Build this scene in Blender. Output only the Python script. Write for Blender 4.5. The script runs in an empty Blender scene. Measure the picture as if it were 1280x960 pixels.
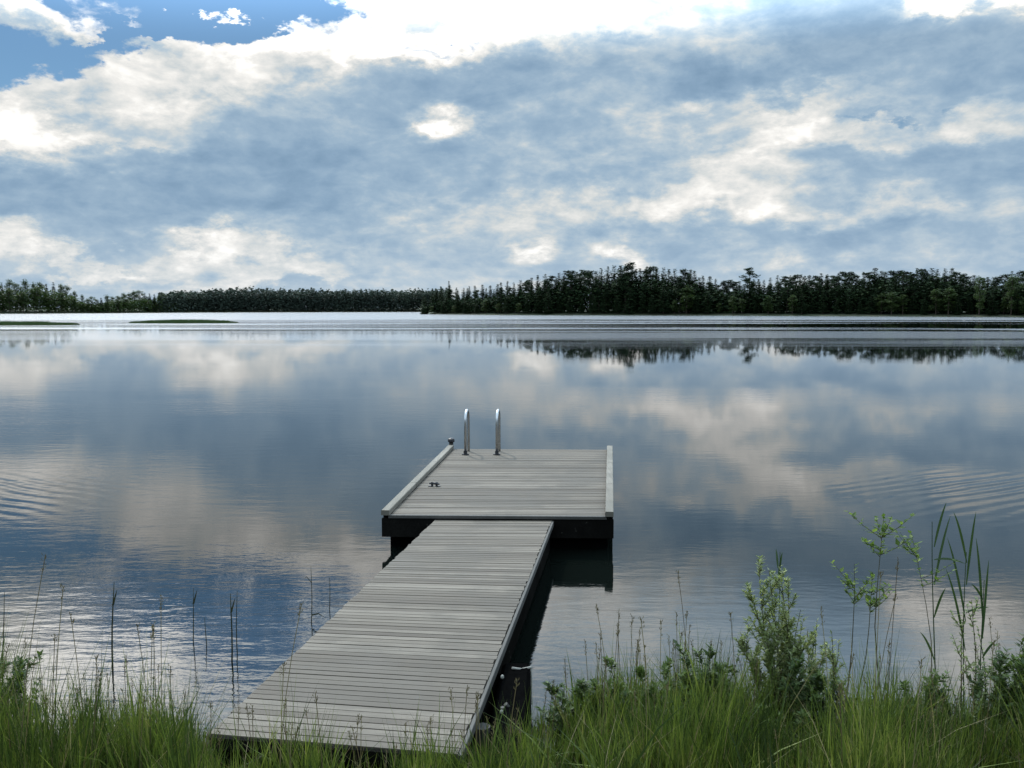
import bpy, bmesh, math, random
import numpy as np
from mathutils import Vector, Matrix, noise as mnoise

S = bpy.context.scene
COL = S.collection
R = math.radians
F = 1150.0                      # focal length in pixels of a 1280 px wide picture
EYE = 2.6                       # camera height above the water
PITCH = math.atan(95.0 / F)     # looking slightly down

# ------------------------------------------------------------------ camera
cam = bpy.data.cameras.new('camera'); camo = bpy.data.objects.new('camera', cam); COL.objects.link(camo)
cam.sensor_width = 36.0; cam.lens = F / 1280.0 * 36.0
cam.clip_start = 0.05; cam.clip_end = 20000
camo.location = (0, 0, EYE); camo.rotation_euler = (R(90) - PITCH, 0, 0)
S.camera = camo
S.render.resolution_x = 1024; S.render.resolution_y = 768

def ray(px, py):
    """world direction through a photograph pixel"""
    x, y, z = (px - 640) / F, -(py - 480) / F, -1.0
    a = R(90) - PITCH
    return Vector((x, y * math.cos(a) - z * math.sin(a), y * math.sin(a) + z * math.cos(a))).normalized()
def at(px, py, z=0.0):
    d = ray(px, py); t = (z - EYE) / d.z
    return Vector((d.x * t, d.y * t, z))
def atd(px, py, dist):
    """point at ground distance dist (along y) on the ray of a pixel"""
    d = ray(px, py); t = dist / d.y
    return Vector((d.x * t, dist, EYE + d.z * t))
def azel(px, py):
    d = ray(px, py)
    return math.degrees(math.atan2(d.x, d.y)), math.degrees(math.asin(d.z))

# ------------------------------------------------------------------ light
SUN_AZ, SUN_EL = -24.0, 46.0        # degrees right of +Y, degrees above the horizon
S.view_settings.view_transform = 'Standard'; S.view_settings.look = 'None'
S.view_settings.exposure = 0.0; S.view_settings.gamma = 1.0; S.view_settings.use_curve_mapping = False
sl = bpy.data.lights.new('sun', 'SUN'); slo = bpy.data.objects.new('sun', sl); COL.objects.link(slo)
sl.energy = 2.0; sl.angle = R(1.5); sl.color = (1.0, 0.93, 0.82)
sd = Vector((math.sin(R(SUN_AZ)) * math.cos(R(SUN_EL)), math.cos(R(SUN_AZ)) * math.cos(R(SUN_EL)), math.sin(R(SUN_EL))))
slo.rotation_euler = sd.to_track_quat('Z', 'Y').to_euler(); slo.location = (0, 0, 30)

# ---- world: Nishita sky with a procedural cloud deck laid out by direction
W = bpy.data.worlds.new('World'); S.world = W; W.use_nodes = True
nt = W.node_tree; nt.nodes.clear(); N = nt.nodes; L = nt.links
def nd(t, **k):
    n = N.new(t)
    for a, v in k.items(): setattr(n, a, v)
    return n
def setin(n, i, v):
    if hasattr(v, 'is_output') or isinstance(v, bpy.types.NodeSocket): L.new(v, n.inputs[i])
    else: n.inputs[i].default_value = v
def M(op, a, b=None, c=None, clamp=False):
    n = nd('ShaderNodeMath', operation=op, use_clamp=clamp); setin(n, 0, a)
    if b is not None: setin(n, 1, b)
    if c is not None: setin(n, 2, c)
    return n.outputs[0]
def sstep(v, lo, hi, a=0.0, b=1.0):
    n = nd('ShaderNodeMapRange', interpolation_type='SMOOTHSTEP'); setin(n, 0, v)
    for i, q in enumerate((lo, hi, a, b)): n.inputs[i + 1].default_value = q
    return n.outputs[0]
def mixc(f, a, b, mode='MIX'):
    n = nd('ShaderNodeMix', data_type='RGBA', blend_type=mode); setin(n, 0, f)
    for i, q in ((6, a), (7, b)):
        if isinstance(q, tuple): n.inputs[i].default_value = q + (1,)
        else: L.new(q, n.inputs[i])
    return n.outputs[2]
tc = nd('ShaderNodeTexCoord'); sx = nd('ShaderNodeSeparateXYZ'); L.new(tc.outputs['Generated'], sx.inputs[0])
X, Y, Z = sx.outputs
az = M('MULTIPLY', M('ARCTAN2', X, Y), 57.2958)
el = M('MULTIPLY', M('ARCSINE', Z), 57.2958)
# noise on a cloud layer seen in perspective
zz = M('ADD', M('MAXIMUM', Z, 0.0), 0.13)
cv = nd('ShaderNodeCombineXYZ'); L.new(M('DIVIDE', X, zz), cv.inputs[0]); L.new(M('MULTIPLY', M('DIVIDE', Y, zz), 0.9), cv.inputs[1]); cv.inputs[2].default_value = 3.7
def noise(vec, scale, detail=6, rough=0.55, dist=0.0, off=None, dim='3D'):
    n = nd('ShaderNodeTexNoise', noise_dimensions=dim); n.inputs['Scale'].default_value = scale
    n.inputs['Detail'].default_value = detail; n.inputs['Roughness'].default_value = rough; n.inputs['Distortion'].default_value = dist
    if off:
        a = nd('ShaderNodeVectorMath', operation='ADD'); L.new(vec, a.inputs[0]); a.inputs[1].default_value = off; vec = a.outputs[0]
    L.new(vec, n.inputs['Vector']); return n
ae = nd('ShaderNodeCombineXYZ'); L.new(az, ae.inputs[0]); L.new(el, ae.inputs[1])
aes = nd('ShaderNodeVectorMath', operation='MULTIPLY'); L.new(ae.outputs[0], aes.inputs[0]); aes.inputs[1].default_value = (0.072, 0.135, 0)
n_big = noise(cv.outputs[0], 1.1, 8, 0.58).outputs[0]
n_str = noise(aes.outputs[0], 2.2, 8, 0.62, 0.6, (4.2, 1.3, 0)).outputs[0]
n_puf = noise(aes.outputs[0], 7.0, 6, 0.6, 0.2, (9.2, 5.3, 0)).outputs[0]
# warp the direction so every cloud edge is torn
wn = noise(aes.outputs[0], 3.0, 6, 0.62, 0.0, (1.7, 8.1, 0))
w1 = nd('ShaderNodeVectorMath', operation='SUBTRACT'); L.new(wn.outputs[1], w1.inputs[0]); w1.inputs[1].default_value = (0.5, 0.5, 0.5)
w2 = nd('ShaderNodeVectorMath', operation='MULTIPLY'); L.new(w1.outputs[0], w2.inputs[0]); w2.inputs[1].default_value = (13.0, 6.5, 0)
w3 = nd('ShaderNodeVectorMath', operation='ADD'); L.new(ae.outputs[0], w3.inputs[0]); L.new(w2.outputs[0], w3.inputs[1])
WARP = w3.outputs[0]
w4 = nd('ShaderNodeVectorMath', operation='MULTIPLY'); L.new(w1.outputs[0], w4.inputs[0]); w4.inputs[1].default_value = (4.0, 2.4, 0)
w5 = nd('ShaderNodeVectorMath', operation='ADD'); L.new(ae.outputs[0], w5.inputs[0]); L.new(w4.outputs[0], w5.inputs[1])
WARPS = w5.outputs[0]
def blobs(lst, src):
    acc = None
    for (px, py, hw, hh, rot, wt, hard) in lst:
        if py < 385: a, e = azel(px, py)
        else:
            a, e = azel(px, py); e = -e          # named by where the lake mirrors it
        m = nd('ShaderNodeMapping', vector_type='TEXTURE'); L.new(src, m.inputs[0])
        m.inputs['Location'].default_value = (a, e, 0); m.inputs['Rotation'].default_value = (0, 0, R(rot))
        m.inputs['Scale'].default_value = (hw / 20.0, hh / 20.0, 1)
        v = nd('ShaderNodeVectorMath', operation='LENGTH'); L.new(m.outputs[0], v.inputs[0])
        s = sstep(v.outputs['Value'], hard, 1.6, wt, 0.0)
        acc = s if acc is None else M('ADD', acc, s)
    return acc
# (x, y, half width, half height, tilt, weight, hardness)
soft = [
 (240, 92, 330, 34, 12, .32, .25), (600, 45, 240, 34, 4, .13, .2), (830, 28, 200, 34, 0, .14, .1), (1040, 34, 220, 30, 0, -.14, .1), (560, 22, 70, 9, 5, -.12, .2), (430, 60, 60, 8, 8, -.12, .2), (940, 70, 110, 16, 0, .12, .1), (60, 12, 110, 16, 0, .35, .3),
 (0, 160, 70, 26, -10, .35, .3), (1190, 4, 75, 16, 0, .42, .5),
 (1110, 165, 220, 20, 2, .24, .2), (930, 215, 150, 40, 25, .20, .1), (800, 262, 240, 26, 3, .20, .1), (1060, 262, 150, 14, -4, .12, .1), (1000, 135, 90, 16, 5, .18, .2),
 (330, 322, 120, 22, -4, .30, .2), (230, 345, 90, 18, 0, .24, .2), (260, 300, 26, 22, -30, .22, .2), (120, 328, 60, 9, -14, .24, .2), (8, 295, 34, 22, 0, .28, .3), (380, 345, 80, 8, 0, .14, .1),
 (820, 145, 60, 18, 0, .10, .1), (930, 45, 90, 30, 10, .10, .1), (230, 160, 60, 22, 10, .08, .1), (110, 172, 90, 10, 0, .14, .1),
 (380, 218, 170, 52, 4, -.20, .1), (60, 240, 170, 42, 0, -.17, .1), (330, 250, 180, 30, 0, -.06, .1), (930, 92, 90, 30, 6, -.24, .15), (215, 205, 60, 14, 0, -.08, .2), (640, 85, 60, 14, 0, -.10, .2), (330, 40, 50, 8, 0, -.14, .2), (740, 55, 50, 10, 0, -.14, .2), (1150, 95, 190, 48, 0, -.13, .1), (1190, 215, 160, 26, 0, -.12, .1), (700, 210, 160, 40, 0, -.08, .1), (620, 120, 200, 26, 0, -.06, .1), (1000, 290, 260, 20, 0, -.08, .1), (480, 300, 140, 30, 0, -.03, .1),
 # the part of the sky above the picture, known from its mirror image in the lake
 (90, 835, 220, 60, -4, .52, .3), (400, 708, 210, 20, 0, .36, .3), (500, 770, 200, 60, 0, .20, .1), (260, 900, 240, 36, 0, .06, .1), (760, 770, 160, 36, 0, .12, .1), (860, 725, 160, 20, 0, .06, .1),
 (1200, 790, 80, 60, 0, .30, .2), (1000, 760, 180, 40, 0, -.10, .1), (900, 860, 300, 60, 0, .05, .1), (1100, 700, 200, 30, 0, -.08, .1),
]
crisp = [
 (556, 152, 44, 17, 0, .52, .45), (536, 160, 24, 10, 0, .16, .3), (668, 316, 32, 13, 8, .44, .4), (780, 316, 30, 11, -12, .44, .4), (1000, 328, 30, 10, 0, .18, .3),
 (860, 620, 22, 11, 0, .2, .3), (1060, 316, 26, 9, 0, .12, .3), (575, 185, 60, 10, 0, -.10, .2),
]
blue = [
 (30, 72, 80, 28, 8, .95, .35), (190, 22, 100, 9, 20, .75, .3), (262, 8, 90, 20, 0, .95, .3), (545, 48, 46, 7, 0, .55, .2), (415, 2, 40, 10, 0, .4, .2), (1100, 142, 50, 6, 0, .45, .2), (130, 62, 30, 20, 0, .35, .2),
 (285, 765, 140, 28, -8, 1.1, .4), (350, 818, 95, 30, 10, .9, .3), (130, 745, 90, 22, -10, .7, .2), (620, 860, 120, 40, 0, .5, .2), (1240, 850, 120, 30, 0, .3, .2),
]
bB = M('ADD', blobs(soft, WARP), M('MULTIPLY', blobs(crisp, WARPS), M('ADD', -0.20, M('MULTIPLY', n_puf, 2.2))))
bK = blobs(blue, WARP)
# tone of the cloud deck
def billow(vec, scale, off):
    b_ = noise(vec, scale, 5, .55, .3, off).outputs[0]
    return M('SUBTRACT', 1.0, M('ABSOLUTE', M('SUBTRACT', M('MULTIPLY', b_, 4.0), 2.0)))
bil = billow(aes.outputs[0], 3.2, (2.2, 6.1, 0)); bil2 = billow(cv.outputs[0], 1.7, (1.0, 2.0, 0))
t = M('ADD', M('ADD', bB, 0.385), M('MULTIPLY', M('SUBTRACT', n_str, 0.5), 0.66))
t = M('ADD', t, M('MULTIPLY', M('SUBTRACT', n_big, 0.5), 0.45))
t = M('ADD', t, M('MULTIPLY', M('SUBTRACT', n_puf, 0.5), 0.50))
t = M('ADD', t, M('ADD', M('MULTIPLY', M('SUBTRACT', bil, 0.45), 0.20), M('MULTIPLY', M('SUBTRACT', bil2, 0.45), 0.07)))
ramp = nd('ShaderNodeValToRGB'); L.new(t, ramp.inputs[0]); cr = ramp.color_ramp
stops = [(0.0, (.20, .32, .46)), (.22, (.265, .395, .54)), (.40, (.345, .475, .605)), (.54, (.47, .575, .66)), (.66, (.66, .695, .70)), (.80, (.87, .86, .83)), (1.0, (1.2, 1.18, 1.13))]
cr.elements[0].position, cr.elements[0].color = stops[0][0], stops[0][1] + (1,)
cr.elements[1].position, cr.elements[1].color = stops[-1][0], stops[-1][1] + (1,)
for p, c in stops[1:-1]:
    e = cr.elements.new(p); e.color = c + (1,)
# thinner air near the horizon: paler
hz = sstep(el, 0.0, 6.0, 0.22, 0.0)
cloud = mixc(hz, ramp.outputs[0], (.60, .70, .80))
sky = nd('ShaderNodeTexSky', sky_type='NISHITA', sun_disc=False)
sky.sun_elevation = R(SUN_EL); sky.sun_rotation = R(SUN_AZ); sky.air_density = 1.0; sky.dust_density = 0.25; sky.ozone_density = 2.0
skyc = nd('ShaderNodeVectorMath', operation='SCALE'); L.new(mixc(1.0, sky.outputs[0], (.72, .97, 1.10), 'MULTIPLY'), skyc.inputs[0]); skyc.inputs['Scale'].default_value = 0.62
# the clouds are brighter towards the sun
sv = nd('ShaderNodeVectorMath', operation='DOT_PRODUCT'); L.new(tc.outputs['Generated'], sv.inputs[0]); sv.inputs[1].default_value = sd
glow = sstep(sv.outputs['Value'], 0.84, 1.0, 0.0, 3.2)
gain0 = M('ADD', M('ADD', 1.0, glow), sstep(el, 14.5, 21.0, 0.0, 2.5))
back = sstep(Y, -0.3, 0.4, 0.62, 1.0)
gain = M('MULTIPLY', gain0, back)
cg = nd('ShaderNodeVectorMath', operation='SCALE'); L.new(cloud, cg.inputs[0]); L.new(M('MULTIPLY', gain, 10.0), cg.inputs['Scale'])
kmask = sstep(M('ADD', bK, M('MULTIPLY', M('SUBTRACT', n_puf, 0.5), 1.1)), 0.25, 0.75)
kg = nd('ShaderNodeVectorMath', operation='SCALE'); L.new(skyc.outputs[0], kg.inputs[0]); L.new(M('MULTIPLY', M('ADD', gain, 1.0), 0.5), kg.inputs['Scale'])
out = mixc(kmask, cg.outputs[0], kg.outputs[0])
# nothing bright below the horizon
out = mixc(sstep(el, -1.0, 0.0, 1.0, 0.0), out, (1.2, 1.4, 1.6))
bg = nd('ShaderNodeBackground'); L.new(out, bg.inputs[0]); bg.inputs[1].default_value = 0.1
wo = nd('ShaderNodeOutputWorld'); L.new(bg.outputs[0], wo.inputs[0])
W.cycles.sampling_method = 'MANUAL'; W.cycles.sample_map_resolution = 512

# ------------------------------------------------------------------ helpers
rnd = random.Random(11)
def link(o): COL.objects.link(o); return o
def tag(o, label=None, cat=None, group=None, kind=None):
    if label: o['label'] = label
    if cat: o['category'] = cat
    if group: o['group'] = group
    if kind: o['kind'] = kind
    return o
def mesh_obj(name, verts, faces, mat, parent=None, smooth=False):
    me = bpy.data.meshes.new(name); me.from_pydata([tuple(v) for v in verts], [], faces); me.update()
    if smooth: me.polygons.foreach_set('use_smooth', [True] * len(me.polygons))
    mats = mat if isinstance(mat, (list, tuple)) else [mat]
    for m in mats: me.materials.append(m)
    o = bpy.data.objects.new(name, me); link(o)
    if parent: o.parent = parent
    return o
def empty(name, loc):
    o = bpy.data.objects.new(name, None); link(o); o.location = loc; o.empty_display_size = .2; return o
class MB:
    def __init__(s, origin=(0, 0, 0)): s.v = []; s.f = []; s.o = Vector(origin)
    def add(s, vs, fs):
        n = len(s.v); s.v += [Vector(v) - s.o for v in vs]; s.f += [tuple(n + i for i in f) for f in fs]
    def hexa(s, p):       # 8 points: bottom 4 (ccw), top 4
        s.add(p, [(3, 2, 1, 0), (4, 5, 6, 7), (0, 1, 5, 4), (1, 2, 6, 5), (2, 3, 7, 6), (3, 0, 4, 7)])
    def box(s, a, b, w, h, bev=0.0):   # bar from a to b (centre line), width w sideways, height h up, a,b on the top face
        a = Vector(a); b = Vector(b); d = (b - a).normalized(); sd_ = Vector((d.y, -d.x, 0)).normalized() * (w / 2); up = Vector((0, 0, 1))
        if bev <= 0:
            s.hexa([a - sd_ - up * h, a + sd_ - up * h, b + sd_ - up * h, b - sd_ - up * h, a - sd_, a + sd_, b + sd_, b - sd_]); return
        prof = [(-1, -h, 0, 0), (1, -h, 0, 0), (1, -bev, 0, 0), (1, 0, -bev, 0), (-1, 0, bev, 0), (-1, -bev, 0, 0)]
        ps = []
        su = sd_.normalized()
        for q in (a, b):
            for (sg, z, off, _) in prof: ps.append(q + sd_ * sg + su * off + up * z)
        fs = [(i, (i + 1) % 6, 6 + (i + 1) % 6, 6 + i) for i in range(6)]
        s.add(ps, [(5, 4, 3, 2, 1, 0), (6, 7, 8, 9, 10, 11)] + fs)
    def tube(s, pts, rad, n=8, caps=True):
        pts = [Vector(p) for p in pts]; rads = rad if isinstance(rad, (list, tuple)) else [rad] * len(pts)
        vs = []; fs = []; prev = None
        for i, p in enumerate(pts):
            d = (pts[min(i + 1, len(pts) - 1)] - pts[max(i - 1, 0)]).normalized()
            u = d.cross(Vector((0, 0, 1)) if abs(d.z) < .95 else Vector((1, 0, 0))).normalized()
            if prev is not None:
                u = (prev - d * prev.dot(d)).normalized()
            prev = u; w = d.cross(u)
            for k in range(n):
                a = 2 * math.pi * k / n; vs.append(p + (u * math.cos(a) + w * math.sin(a)) * rads[i])
        for i in range(len(pts) - 1):
            for k in range(n):
                fs.append((i * n + k, i * n + (k + 1) % n, (i + 1) * n + (k + 1) % n, (i + 1) * n + k))
        if caps: fs += [tuple(range(n - 1, -1, -1)), tuple((len(pts) - 1) * n + k for k in range(n))]
        s.add(vs, fs)
    def build(s, name, mat, parent=None, smooth=False):
        return mesh_obj(name, s.v, s.f, mat, parent, smooth)

# ------------------------------------------------------------------ materials
class G:                       # tiny node-graph helper for materials
    def __init__(s, name):
        s.m = bpy.data.materials.new(name); s.m.use_nodes = True; s.t = s.m.node_tree; s.t.nodes.clear()
        s.out = s.n('ShaderNodeOutputMaterial'); s.p = s.n('ShaderNodeBsdfPrincipled'); s.l(s.p.outputs[0], s.out.inputs[0])
        s.tc = s.n('ShaderNodeTexCoord'); s.geo = s.n('ShaderNodeNewGeometry')
    def n(s, t, **k):
        n = s.t.nodes.new(t)
        for a, v in k.items(): setattr(n, a, v)
        return n
    def l(s, a, b): s.t.links.new(a, b)
    def put(s, n, i, v):
        if isinstance(v, bpy.types.NodeSocket): s.l(v, n.inputs[i])
        elif isinstance(v, tuple) and len(v) == 3 and n.inputs[i].type == 'RGBA': n.inputs[i].default_value = v + (1,)
        else: n.inputs[i].default_value = v
    def map(s, v, scale=(1, 1, 1), loc=(0, 0, 0), rot=(0, 0, 0)):
        m = s.n('ShaderNodeMapping'); s.l(v, m.inputs[0]); m.inputs['Scale'].default_value = scale; m.inputs['Location'].default_value = loc; m.inputs['Rotation'].default_value = rot
        return m.outputs[0]
    def noise(s, v, sc, det=4, ro=.55, di=0):
        n = s.n('ShaderNodeTexNoise'); s.l(v, n.inputs['Vector']); n.inputs['Scale'].default_value = sc; n.inputs['Detail'].default_value = det
        n.inputs['Roughness'].default_value = ro; n.inputs['Distortion'].default_value = di; return n.outputs[0]
    def math(s, op, a, b=0.0, clamp=False):
        n = s.n('ShaderNodeMath', operation=op, use_clamp=clamp); s.put(n, 0, a); s.put(n, 1, b); return n.outputs[0]
    def mr(s, v, a, b, c=0.0, d=1.0, smooth=True):
        n = s.n('ShaderNodeMapRange', interpolation_type='SMOOTHSTEP' if smooth else 'LINEAR'); s.put(n, 0, v)
        for i, q in enumerate((a, b, c, d)): n.inputs[i + 1].default_value = q
        return n.outputs[0]
    def mix(s, f, a, b, mode='MIX'):
        n = s.n('ShaderNodeMix', data_type='RGBA', blend_type=mode); s.put(n, 0, f); s.put(n, 6, a); s.put(n, 7, b); return n.outputs[2]
    def ramp(s, v, stops):
        n = s.n('ShaderNodeValToRGB'); s.l(v, n.inputs[0]); c = n.color_ramp
        c.elements[0].position, c.elements[0].color = stops[0][0], stops[0][1] + (1,)
        c.elements[1].position, c.elements[1].color = stops[-1][0], stops[-1][1] + (1,)
        for p, q in stops[1:-1]: c.elements.new(p).color = q + (1,)
        return n.outputs[0]
    def bump(s, h, strength, dist, normal=None):
        b = s.n('ShaderNodeBump'); s.put(b, 'Height', h); s.put(b, 'Strength', strength); s.put(b, 'Distance', dist)
        if normal is not None: s.l(normal, b.inputs['Normal'])
        return b.outputs[0]

def wood_mat(name, c0, c1, c2, along='X', rough=.8, spread=.62):
    g = G(name)
    isl = g.geo.outputs['Random Per Island']; P = g.tc.outputs['Object']
    off = g.n('ShaderNodeCombineXYZ'); g.l(g.math('MULTIPLY', isl, 37.0), off.inputs[0]); g.l(g.math('MULTIPLY', isl, 11.0), off.inputs[1])
    ad = g.n('ShaderNodeVectorMath', operation='ADD'); g.l(P, ad.inputs[0]); g.l(off.outputs[0], ad.inputs[1])
    sc = (1.2, 30, 30) if along == 'X' else (30, 1.2, 30)
    grain = g.noise(g.map(ad.outputs[0], sc), 1.6, 6, .6, .4)
    blot = g.noise(P, 1.4, 5, .6, .3)
    streak = g.noise(g.map(ad.outputs[0], (.5, 6, 6) if along == 'X' else (6, .5, 6)), 1.3, 4, .6)
    base = g.ramp(g.math('ADD', g.math('MULTIPLY', isl, spread), g.math('MULTIPLY', streak, 1 - spread)), [(.15, c0), (.5, c1), (.85, c2)])
    base = g.mix(g.mr(grain, .35, .72, .0, .42), base, (c0[0] * .55, c0[1] * .52, c0[2] * .5))
    base = g.mix(g.mr(blot, .42, .62, 0, .62), base, (c0[0] * .7, c0[1] * .72, c0[2] * .68))
    spots = g.noise(P, 17, 3, .6)
    base = g.mix(g.mr(spots, .67, .74, 0, .5), base, (.075, .07, .06))
    g.l(base, g.p.inputs['Base Color']); g.p.inputs['Roughness'].default_value = rough
    g.l(g.mr(blot, .4, .7, rough, rough - .12), g.p.inputs['Roughness'])
    g.l(g.bump(grain, .35, .004), g.p.inputs['Normal'])
    return g.m
M_DECK = wood_mat('weathered_boards', (.085, .068, .051), (.145, .121, .093), (.212, .182, .145))
M_RAIL = wood_mat('pale_rail_wood', (.14, .125, .10), (.205, .185, .152), (.27, .248, .208), 'Y')
M_BEAM = wood_mat('dark_beam', (.007, .0065, .006), (.012, .0115, .0105), (.022, .021, .019), 'Y', .7)  # near-black timber tone for skirts, beams and joists
M_TRIM = wood_mat('grey_edge_board', (.05, .047, .042), (.085, .08, .072), (.12, .115, .10), 'Y', .75)
M_POST = wood_mat('old_post_wood', (.03, .028, .026), (.05, .047, .042), (.08, .075, .065), 'Y', .8)
def plain(name, c, rough, metal=0.0, bump=0.0, bs=30, c2=None):
    g = G(name); P = g.tc.outputs['Object']; nz = g.noise(P, bs, 5, .6)
    g.l(g.mix(g.mr(nz, .35, .7), c, c2 or tuple(q * .65 for q in c)), g.p.inputs['Base Color'])
    g.p.inputs['Metallic'].default_value = metal; g.l(g.mr(nz, .3, .7, rough * .8, rough * 1.2), g.p.inputs['Roughness'])
    if bump: g.l(g.bump(nz, bump, .004), g.p.inputs['Normal'])
    return g.m
M_STEEL = plain('galvanised_steel', (.62, .63, .64), .30, 1.0, .1, 60)
M_DKMET = plain('dark_fitting', (.04, .04, .045), .5, .3, .2, 60)
M_FLOAT = plain('black_plastic_float', (.004, .004, .004), .8, 0, .3, 25)
M_ROPE = plain('pale_rope', (.34, .33, .29), .85, 0, .6, 120)

def leaf_mat(name, stops, trans=.35, rough=.55, big=0.0):
    g = G(name); isl = g.geo.outputs['Random Per Island']
    v = isl
    if big:
        nz = g.noise(g.tc.outputs['Object'], big, 3, .5)
        v = g.math('ADD', g.math('MULTIPLY', isl, .55), g.math('MULTIPLY', g.mr(nz, .3, .7), .45))
    col = g.ramp(v, stops)
    g.l(col, g.p.inputs['Base Color']); g.p.inputs['Roughness'].default_value = rough
    g.p.inputs['Specular IOR Level'].default_value = .3 if trans > .1 else .05
    tr = g.n('ShaderNodeBsdfTranslucent'); g.l(g.mix(.5, col, (1.0, 1.0, .35), 'MULTIPLY'), tr.inputs[0])
    mx = g.n('ShaderNodeMixShader'); mx.inputs[0].default_value = trans
    g.l(g.p.outputs[0], mx.inputs[1]); g.l(tr.outputs[0], mx.inputs[2]); g.l(mx.outputs[0], g.out.inputs[0])
    return g.m
M_GRASS = leaf_mat('meadow_grass', [(.0, (.012, .022, .007)), (.35, (.040, .068, .014)), (.62, (.10, .145, .027)), (.85, (.19, .235, .05)), (.94, (.24, .24, .09)), (1.0, (.28, .24, .12))], .42, .6, 3.2)
M_STRAW = leaf_mat('dead_straw', [(.0, (.13, .105, .05)), (.5, (.22, .18, .095)), (1.0, (.32, .28, .16))], .3, .7)
M_SEED = leaf_mat('seed_heads', [(.0, (.07, .055, .035)), (.5, (.12, .10, .06)), (1.0, (.18, .16, .09))], .25, .8)
M_WILLOW = leaf_mat('willow_leaves', [(.0, (.15, .20, .07)), (.5, (.25, .31, .13)), (.85, (.36, .41, .22)), (1.0, (.46, .50, .34))], .55, .5)
M_YOUNG = leaf_mat('young_leaves', [(.0, (.08, .14, .03)), (.5, (.14, .22, .045)), (1.0, (.20, .28, .07))], .5, .5)
M_HERB = leaf_mat('herb_leaves', [(.0, (.03, .055, .016)), (.5, (.06, .10, .026)), (1.0, (.11, .16, .045))], .3, .5)
M_YOUNG2 = leaf_mat('pale_herb_leaves', [(.0, (.05, .085, .022)), (.5, (.09, .14, .035)), (1.0, (.14, .20, .06))], .4, .5)
M_REED = leaf_mat('reed_green', [(.0, (.028, .055, .022)), (1.0, (.055, .095, .035))], .3, .5)
M_DEADREED = leaf_mat('dark_reed_stalk', [(.0, (.03, .03, .02)), (1.0, (.06, .065, .035))], .1, .7)
M_STEM = leaf_mat('woody_stem', [(.0, (.06, .055, .035)), (1.0, (.10, .09, .05))], .05, .8)
M_SPRUCE = leaf_mat('spruce_needles', [(.0, (.012, .024, .012)), (.6, (.022, .038, .016)), (1.0, (.038, .058, .022))], .04, .7, .5)
M_PINE = leaf_mat('pine_needles', [(.0, (.018, .032, .018)), (.6, (.03, .05, .025)), (1.0, (.045, .068, .028))], .04, .7, .5)
M_BIRCH = leaf_mat('birch_leaves', [(.0, (.035, .06, .018)), (.6, (.055, .09, .025)), (1.0, (.085, .13, .035))], .3, .6, .6)
M_FARWOOD = leaf_mat('far_wood_foliage', [(.0, (.028, .042, .032)), (.6, (.042, .06, .044)), (1.0, (.06, .085, .055))], .12, .8, .04)
M_TRUNK = plain('bark', (.07, .05, .038), .9, 0, .5, 3)

for m_ in (M_FLOAT, M_BEAM):
    [n_ for n_ in m_.node_tree.nodes if n_.type == 'BSDF_PRINCIPLED'][0].inputs['Specular IOR Level'].default_value = 0.0
# ground
g = G('bank_soil'); P = g.tc.outputs['Object']
nz = g.noise(P, 2.2, 6, .65); nf = g.noise(P, .03, 4, .6)
c = g.mix(g.mr(nz, .38, .62), (.030, .028, .018), (.045, .062, .02))
g.l(g.mix(g.mr(nf, .4, .65), c, (.032, .05, .018)), g.p.inputs['Base Color']); g.p.inputs['Roughness'].default_value = .95
g.l(g.bump(nz, .7, .05), g.p.inputs['Normal']); M_GROUND = g.m

# water
g = G('lake_water'); P = g.tc.outputs['Object']
sp = g.n('ShaderNodeSeparateXYZ'); g.l(P, sp.inputs[0]); px_, py_ = sp.outputs[0], sp.outputs[1]
ln = g.n('ShaderNodeVectorMath', operation='LENGTH'); g.l(P, ln.inputs[0]); dist = ln.outputs['Value']
streak = g.noise(g.map(P, (.0035, .030, 1), (3.1, .7, 0)), 1.0, 5, .6, .3)
patch = g.noise(g.map(P, (.05, .14, 1), (1.2, 5.0, 0)), 1.0, 3, .5)
rip = g.noise(g.map(P, (1.0, 2.6, 1)), 1.5, 5, .55, .2)
rip2 = g.noise(g.map(P, (1.6, 4.2, 1), (7, 3, 0), (0, 0, .25)), 3.2, 4, .5, .1)
def train(cx, cy, wx, wy, ang, scale):
    w = g.n('ShaderNodeTexWave', wave_type='BANDS', bands_direction='Y', wave_profile='SIN'); g.l(g.map(P, (1, 1, 1), (0, 0, 0), (0, 0, R(ang))), w.inputs['Vector'])
    w.inputs['Scale'].default_value = scale; w.inputs['Distortion'].default_value = 3.5; w.inputs['Detail'].default_value = 2; w.inputs['Detail Scale'].default_value = .6
    m = g.n('ShaderNodeMapping', vector_type='TEXTURE'); g.l(P, m.inputs[0]); m.inputs['Location'].default_value = (cx, cy, 0); m.inputs['Scale'].default_value = (wx, wy, 1)
    l_ = g.n('ShaderNodeVectorMath', operation='LENGTH'); g.l(m.outputs[0], l_.inputs[0])
    return g.math('MULTIPLY', g.math('MULTIPLY', w.outputs['Fac'], g.mr(patch, .36, .62, .25, 1.0)), g.mr(l_.outputs['Value'], .3, 1.0, 1.0, 0.0))
a1 = at(20, 620); a2 = at(1230, 622)
tr1 = train(a1.x - 1.0, a1.y - .3, 3.0, 2.6, 32, 1.1)
tr2 = train(a2.x + .6, a2.y, 3.2, 2.6, -30, 1.1)
amp = g.mr(patch, .38, .66, .25, 1.0)
nearamp = g.mr(py_, 6.0, 13.0, 1.0, .35)
lefta = g.mr(px_, -6, 2, .85, .5)
h = g.math('MULTIPLY', g.math('ADD', g.math('MULTIPLY', rip, .016), g.math('MULTIPLY', rip2, .0045)), g.math('MULTIPLY', amp, g.math('MULTIPLY', nearamp, lefta)))
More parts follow.
